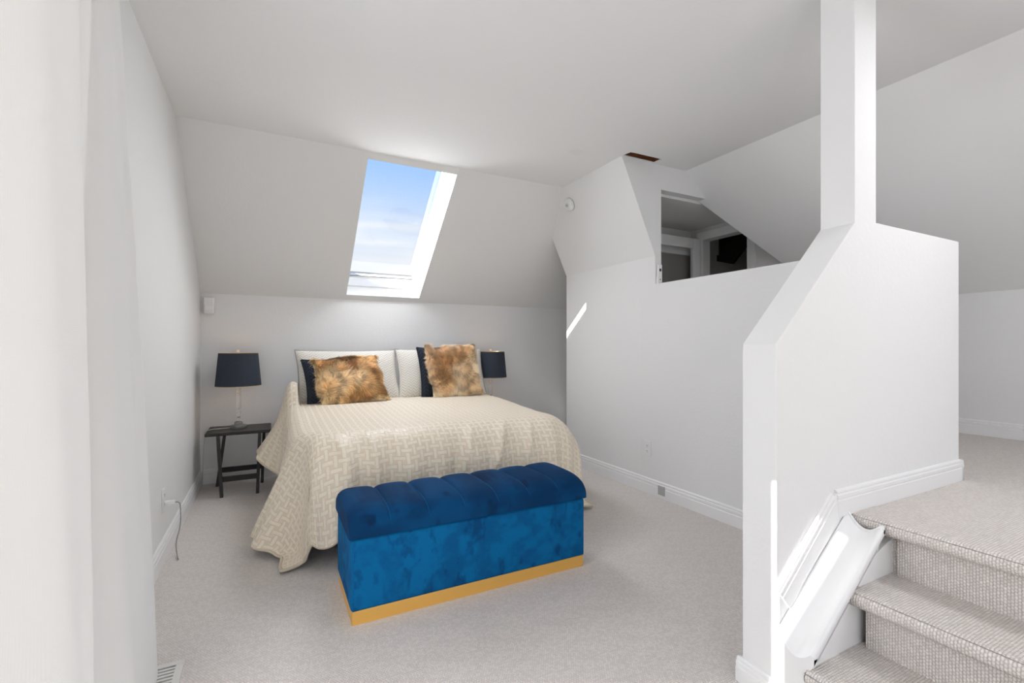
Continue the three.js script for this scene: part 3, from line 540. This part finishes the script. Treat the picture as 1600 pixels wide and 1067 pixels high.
// ---------------------------------------------------------------- velvet bench
{
  const X0 = 0.309, X1 = 1.531, Z0 = -2.53, Z1 = -2.09, L = X1 - X0, D = Z1 - Z0, cx = (X0 + X1) / 2, cz = (Z0 + Z1) / 2;
  const nap = (lo, hi, sx, sy, s) => tex(512, 512, (x, y) => { const a = fbm(x * sx, y * sy, 4, 64, s), b = fbm(x * sx * 2 + 3, y * sy * 0.7 * 2, 4, 128, s + 7), st = fbm(x * 24, y * 3, 3, 96, s + 13); const k = smooth(0.38, 0.72, a) * 0.5 + smooth(0.48, 0.72, b) * smooth(0.40, 0.62, st) * 0.6; return mixc(hi, lo, clamp(k)).map((c) => c + (hash(x * 512, y * 512, s) - 0.5) * 0.02); }, true, 1.3, 0.65);
  const centred = (t) => { t.offset.set(0.5, 0.05); return t; };
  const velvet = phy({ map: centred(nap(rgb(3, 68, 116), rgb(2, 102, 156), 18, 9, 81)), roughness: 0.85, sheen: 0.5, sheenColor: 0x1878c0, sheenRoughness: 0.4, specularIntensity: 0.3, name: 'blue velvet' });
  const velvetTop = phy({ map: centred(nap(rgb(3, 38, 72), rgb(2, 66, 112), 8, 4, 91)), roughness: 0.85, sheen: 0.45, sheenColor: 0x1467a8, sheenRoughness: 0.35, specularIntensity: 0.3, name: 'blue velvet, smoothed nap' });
  const b = group('storage_bench', [cx, 0, cz]);
  tag(b, 'teal blue velvet storage bench with tufted lid and gold base at the bed foot', 'bench');
  mesh('plinth', rbox(-L / 2 + 0.006, L / 2 - 0.006, 0, 0.06, -D / 2 + 0.006, D / 2 - 0.006, 0.003), std({ color: new THREE.Color().setRGB(0.93, 0.55, 0.14), metalness: 0.6, roughness: 0.42, roughnessMap: tex(256, 64, (x, y) => [0, 0.75 + 0.25 * fbm(x * 4, y * 60, 3, 64, 15), 0], false, 0.4), name: 'brushed gold' }), b);
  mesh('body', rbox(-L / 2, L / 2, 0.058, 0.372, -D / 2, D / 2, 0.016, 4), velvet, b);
  for (const q of [-1, 1]) mesh('piping', tube([[q * (L / 2 - 0.012), 0.064, D / 2 - 0.006], [q * (L / 2 - 0.012), 0.366, D / 2 - 0.006]], 0.006, 10, 8), velvet, b);
  // tufted lid: a swept rounded section with a channel at each seam
  const NT = 7, LL = L + 0.016, LD = D + 0.018, nu = 210, nv = 56, y0 = 0.374;
  const seam = (x) => { const q = (x / LL + 0.5) * NT, d = Math.abs(q - Math.round(q)) * LL / NT; const k = Math.round(q); return k <= 0 || k >= NT ? 0 : Math.exp(-d / 0.016); };
  const puff = (x) => { const q = (x / LL + 0.5) * NT, f = q - Math.floor(q); return Math.pow(Math.sin(Math.PI * clamp(f, 0.001, 0.999)), 0.5); };
  const lid = gridGeo(nu, nv, (i, j) => {
    const x = (i - 0.5) * LL, th = Math.PI * (1 - j), c = Math.cos(th), s = Math.sin(th);
    const e = clamp((Math.abs(x) - (LL / 2 - 0.05)) / 0.05), er = Math.sqrt(Math.max(0, 1 - e * e));
    const hgt = lerp(0.085, 0.118 + 0.008 * puff(x), er), zz = LD / 2 * Math.sign(c) * Math.pow(Math.abs(c), 0.55) * lerp(0.975, 1, er), yy = hgt * Math.pow(s, 0.62);
    const top = smooth(0.15, 0.7, s), g = seam(x) * 0.013 * top;
    const bulge = 1 + 0.012 * Math.sin(Math.PI * clamp(yy / hgt)) * (1 - e);
    return [x, y0 + yy - g, -zz * bulge, x, j * 0.6];
  });
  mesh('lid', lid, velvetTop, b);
  const cap = (sx) => { const pts = []; for (let k = 0; k <= 40; k++) { const th = Math.PI * k / 40, c = Math.cos(th), s = Math.sin(th); pts.push([-LD / 2 * 0.975 * Math.sign(c) * Math.pow(Math.abs(c), 0.55), y0 + 0.085 * Math.pow(s, 0.62)]); } return polyX(pts, sx > 0 ? LL / 2 - 0.004 : -LL / 2, sx > 0 ? LL / 2 : -LL / 2 + 0.004); };
  mesh('lid_end', cap(-1), velvetTop, b); mesh('lid_end', cap(1), velvetTop, b);
  for (let k = 1; k < NT; k++) { const x = (k / NT - 0.5) * LL, pts = []; for (let m = 2; m <= 30; m++) { const th = Math.PI * m / 34, c = Math.cos(th), s = Math.sin(th); pts.push([x, y0 + 0.118 * Math.pow(s, 0.62) - 0.013 * smooth(0.15, 0.7, s) + 0.0025, LD / 2 * Math.sign(c) * Math.pow(Math.abs(c), 0.55)]); } mesh('seam', tube(pts, 0.0016, 60, 6), velvet, b); }
}

// ---------------------------------------------------------------- side tables and crystal lamps
const TABLE_TOP = 0.505;
function sideTable(pos, label) {
  const t = group('side_table', pos); tag(t, label, 'table', 'dark folding side tables beside the bed');
  const wood = std({ map: tex(256, 256, (x, y) => mixc(rgb(24, 21, 19), rgb(46, 41, 37), fbm(x * 4, y * 40, 4, 64, 33)), true, 0.5), roughness: 0.45, name: 'espresso wood' });
  mesh('table_top', rbox(-0.235, 0.235, TABLE_TOP - 0.026, TABLE_TOP, -0.19, 0.19, 0.006), wood, t);
  const y = TABLE_TOP - 0.026;
  mesh('leg', bar([-0.115, 0, 0.235], [-0.145, y, 0.175], 0.024, 0.03), wood, t); mesh('leg', bar([-0.175, 0, -0.13], [-0.118, y, -0.17], 0.024, 0.03), wood, t);
  mesh('leg', bar([0.135, 0, 0.235], [0.15, y, 0.175], 0.024, 0.03), wood, t); mesh('leg', bar([0.165, 0, -0.08], [0.18, y, -0.17], 0.024, 0.03), wood, t);
  mesh('stretcher', rbox(-0.13, 0.142, 0.115, 0.158, 0.205, 0.222, 0.003), wood, t);
  mesh('stretcher', rbox(-0.16, 0.17, 0.115, 0.158, -0.132, -0.115, 0.003), wood, t);
  return t;
}
sideTable([-0.22, 0, -4.60], 'dark wooden folding side table under the left lamp by the wall corner');
sideTable([2.18, 0, -4.64], 'dark wooden folding side table under the right lamp behind the bed');

function crystalLamp(pos, label) {
  const l = group('table_lamp', pos); tag(l, label, 'lamp', 'navy-shaded crystal lamps beside the bed');
  const crystal = phy({ color: 0xffffff, roughness: 0.03, transmission: 0.82, thickness: 0.05, ior: 1.5, name: 'crystal' });
  const chrome = std({ color: 0xd9d9d6, metalness: 1, roughness: 0.15, name: 'chrome' });
  const shadeOut = std({ map: tex(256, 256, (x, y) => { const n = 0.5 * vnoise(x * 128, y * 12, 128, 5) + 0.5 * vnoise(x * 12, y * 128, 128, 6); return mixc(rgb(37, 43, 54), rgb(58, 66, 80), n); }, true, 0.12), roughness: 0.85, name: 'navy linen' });
  const gold = std({ color: new THREE.Color().setRGB(0.80, 0.55, 0.28), metalness: 0.7, roughness: 0.4, name: 'gold lining' });
  mesh('base', lathe([[0.0001, 0], [0.062, 0], [0.064, 0.004], [0.064, 0.022], [0.058, 0.028], [0.034, 0.03], [0.03, 0.05], [0.018, 0.058], [0.0001, 0.058]], 8).toNonIndexed(), crystal, l);
  const rod = (y0, y1, r) => lathe([[0.0001, y0], [r - 0.002, y0], [r, y0 + 0.003], [r, y1 - 0.003], [r - 0.002, y1], [0.0001, y1]], 32);
  mesh('crystal_ball', new THREE.SphereGeometry(0.018, 24, 16).translate(0, 0.077, 0), crystal, l);
  mesh('crystal_column', rod(0.098, 0.128, 0.017), crystal, l);
  mesh('crystal_ball', new THREE.SphereGeometry(0.018, 24, 16).translate(0, 0.147, 0), crystal, l);
  mesh('crystal_column', rod(0.168, 0.288, 0.019), crystal, l);
  mesh('crystal_ball', new THREE.SphereGeometry(0.018, 24, 16).translate(0, 0.307, 0), crystal, l);
  mesh('crystal_column', rod(0.328, 0.372, 0.018), crystal, l);
  const disc = (y) => new THREE.CylinderGeometry(0.017, 0.017, 0.002, 24).translate(0, y, 0);
  for (const y of [0.0965, 0.1295, 0.1665, 0.2895, 0.3265, 0.3735]) mesh('collar', disc(y), chrome, l);
  mesh('stem', [new THREE.CylinderGeometry(0.006, 0.006, 0.06, 16).translate(0, 0.404, 0), new THREE.CylinderGeometry(0.014, 0.012, 0.05, 16).translate(0, 0.445, 0)], chrome, l);
  const hp = [[0.012, 0.43, 0], [0.045, 0.47, 0], [0.055, 0.53, 0], [0.04, 0.60, 0], [0, 0.628, 0], [-0.04, 0.60, 0], [-0.055, 0.53, 0], [-0.045, 0.47, 0], [-0.012, 0.43, 0]];
  mesh('harp', tube(hp, 0.0022, 60, 6), gold, l);
  const y0 = 0.36, y1 = 0.638, rb = 0.173, rt = 0.148;
  const sh = mesh('lamp_shade', new THREE.CylinderGeometry(rt, rb, y1 - y0, 64, 1, true).translate(0, (y0 + y1) / 2, 0), shadeOut, l);
  mesh('shade_lining', new THREE.CylinderGeometry(rt - 0.002, rb - 0.002, y1 - y0 - 0.002, 64, 1, true).translate(0, (y0 + y1) / 2, 0), gold, sh);
  mesh('rim', [new THREE.TorusGeometry(rt, 0.002, 6, 64).rotateX(Math.PI / 2).translate(0, y1, 0), new THREE.TorusGeometry(rb, 0.002, 6, 64).rotateX(Math.PI / 2).translate(0, y0, 0)], gold, sh);
  const spokes = []; for (let k = 0; k < 3; k++) { const a = k * 2.0944 + 0.5; spokes.push(tube([[0, y1 - 0.012, 0], [Math.cos(a) * rt, y1 - 0.004, Math.sin(a) * rt]], 0.0016, 4, 6)); }
  mesh('spider', spokes, gold, sh);
  mesh('finial', [new THREE.SphereGeometry(0.015, 20, 14).translate(0, 0.655, 0), new THREE.CylinderGeometry(0.005, 0.006, 0.02, 12).translate(0, 0.634, 0)], phy({ color: 0xffffff, roughness: 0.08, transmission: 0.8, thickness: 0.03, ior: 1.5 }), l);
  const bulb = mesh('bulb', new THREE.SphereGeometry(0.03, 24, 16).scale(1, 1.25, 1).translate(0, 0.50, 0), std({ color: 0xffffff, emissive: 0xffe2bf, emissiveIntensity: 1.2, roughness: 0.4, name: 'lit bulb' }), l);
  const lt = new THREE.PointLight(0xffe6c8, 0.03, 0, 2); lt.position.set(0, 0.50, 0); lt.castShadow = true; lt.shadow.radius = 2; l.add(lt);
  return l;
}
crystalLamp([-0.232, TABLE_TOP, -4.62], 'crystal table lamp with navy drum shade on the left side table near the corner');
crystalLamp([2.135, TABLE_TOP, -4.62], 'crystal table lamp with navy drum shade beyond the right fur cushion');
const cordMat = std({ color: 0xd8d6d0, roughness: 0.4, name: 'clear cord' });
tag(mesh('lamp_cord', tube([[-0.295, TABLE_TOP + 0.006, -4.62], [-0.36, TABLE_TOP + 0.006, -4.60], [-0.43, TABLE_TOP + 0.006, -4.58], [-0.462, TABLE_TOP - 0.004, -4.58], [-0.475, 0.42, -4.6], [-0.49, 0.2, -4.66], [-0.497, 0.1, -4.7], [-0.50, 0.008, -4.72]], 0.0028, 80, 8), cordMat), 'thin pale lamp cord running off the left side table down the corner', 'cord');

// ---------------------------------------------------------------- small fittings
{
  const s = group('motion_sensor', [-0.465, 1.556, ZB]);
  tag(s, 'small white motion sensor on the back wall near the left corner', 'sensor');
  mesh('housing', rbox(-0.042, 0.042, -0.073, 0.073, 0, 0.045, 0.014, 4), plastic, s);
  mesh('lens', rbox(-0.03, 0.03, -0.045, 0.0, 0.040, 0.049, 0.006, 3), std({ color: 0xf4f4f2, roughness: 0.6 }), s);
}
{
  // on the leaning face of the side wall
  const ly = 2.52, la = Math.atan2(XR - 2.415, YC - YB), lx = 2.415 + (YC - ly) * (XR - 2.415) / (YC - YB);
  const s = group('smoke_detector', [lx, ly, -3.62]); s.rotation.set(0, 0, la); // local -x points out of the wall
  tag(s, 'round white smoke detector high on the leaning wall beside the slope', 'smoke detector');
  const turn = (g) => g.rotateZ(Math.PI / 2);
  mesh('base', turn(lathe([[0.0001, 0], [0.062, 0], [0.062, 0.012], [0.0001, 0.012]], 40)), plastic, s);
  mesh('cover', turn(lathe([[0.058, 0.012], [0.056, 0.03], [0.045, 0.04], [0.03, 0.042], [0.028, 0.038], [0.0001, 0.038]], 40)), plastic, s);
  mesh('button', turn(lathe([[0.0001, 0.046], [0.012, 0.046], [0.014, 0.044], [0.014, 0.037]], 24)), std({ color: 0xbfbfbc, roughness: 0.5 }), s);
}
function outletPlate(name, label, pos, n) {                            // n = +1 faces +x, -1 faces -x
  const o = group(name, pos); tag(o, label, 'outlet');
  const bx = (a, b, ...r) => (n > 0 ? [a, b, ...r] : [-b, -a, ...r]);
  mesh('cover_plate', rbox(...bx(0, 0.006, -0.062, 0.062, -0.038, 0.038), 0.0028, 3), plastic, o);
  for (const y of [-0.022, 0.022]) { const f = mesh('socket', rbox(...bx(0.005, 0.0085, y - 0.015, y + 0.015, -0.016, 0.016), 0.0015, 2), plastic, o); mesh('slot', [box(...bx(0.008, 0.009, y - 0.002, y + 0.008, -0.007, -0.005)), box(...bx(0.008, 0.009, y - 0.002, y + 0.008, 0.005, 0.007)), box(...bx(0.008, 0.009, y - 0.010, y - 0.006, -0.002, 0.002))], std({ color: 0x55534f }), f); }
  return o;
}
outletPlate('wall_outlet', 'white double outlet low on the side wall right of the bed', [XR, 0.363, -2.90], -1);
outletPlate('wall_outlet', 'white outlet low on the left wall with a plug in it', [XL, 0.34, -3.24], 1);
{
  const p = group('power_plug', [XL + 0.008, 0.318, -3.24]); tag(p, 'white plug with a grey cord hanging from the left wall outlet', 'plug');
  mesh('plug_body', rbox(0, 0.05, -0.011, 0.011, -0.014, 0.014, 0.005, 3), plastic, p);
  mesh('cord', tube([[0.045, 0, 0], [0.066, -0.008, -0.004], [0.072, -0.06, -0.012], [0.066, -0.16, -0.03], [0.052, -0.22, -0.03], [0.05, -0.27, -0.02], [0.058, -0.305, 0.0], [0.07, -0.312, 0.05]], 0.0028, 60, 8), std({ color: 0x9a9892, roughness: 0.5 }), p);
}
{
  const c = group('cable_cover', [XR - 0.0155, 0.062, -2.735]); tag(c, 'small grey cover plate on the right baseboard below the outlet', 'cover plate');
  mesh('plate', rbox(-0.004, 0.006, -0.036, 0.036, -0.036, 0.036, 0.002), std({ color: 0xb9b9b6, roughness: 0.6 }), c);
}
{
  const r = group('remote_control', [2.795, YW + 0.001, ZO]); tag(r, 'slim white remote control in its holder by the edge of the opening', 'remote');
  mesh('holder', rbox(-0.024, 0.024, 0, 0.06, 0, 0.02, 0.004), plastic, r);
  mesh('handset', rbox(-0.021, 0.021, 0.02, 0.155, 0.004, 0.022, 0.005, 3), plastic, r);
  mesh('display', box(-0.010, 0.010, 0.10, 0.122, 0.021, 0.0228), dark, r);
  mesh('button', new THREE.CylinderGeometry(0.005, 0.005, 0.004, 16).rotateX(Math.PI / 2).translate(0, 0.035, 0.021), std({ color: 0x555552 }), r);
}
{
  const v = group('floor_vent', [-0.40, 0, -2.00]); tag(v, 'white metal floor register in the carpet beside the curtain', 'vent');
  const m = std({ color: 0xe6e4de, metalness: 0.0, roughness: 0.4 });
  mesh('frame', [rbox(-0.12, 0.115, 0, 0.007, -0.165, -0.14, 0.002), rbox(-0.12, 0.115, 0, 0.007, 0.14, 0.165, 0.002), rbox(0.09, 0.115, 0, 0.007, -0.14, 0.14, 0.002), rbox(-0.12, -0.095, 0, 0.007, -0.14, 0.14, 0.002)], m, v);
  mesh('duct', box(-0.095, 0.09, 0.0005, 0.001, -0.14, 0.14), std({ color: 0x2a2622, roughness: 1 }), v);
  for (let k = 0; k < 14; k++) { const z = -0.13 + k * 0.02; mesh('slat', box(-0.095, 0.09, 0.001, 0.006, z, z + 0.011), m, v); }
}

scene.traverse((o) => { if (o.isMesh) o.castShadow = o.receiveShadow = true; });
renderer.render(scene, camera);
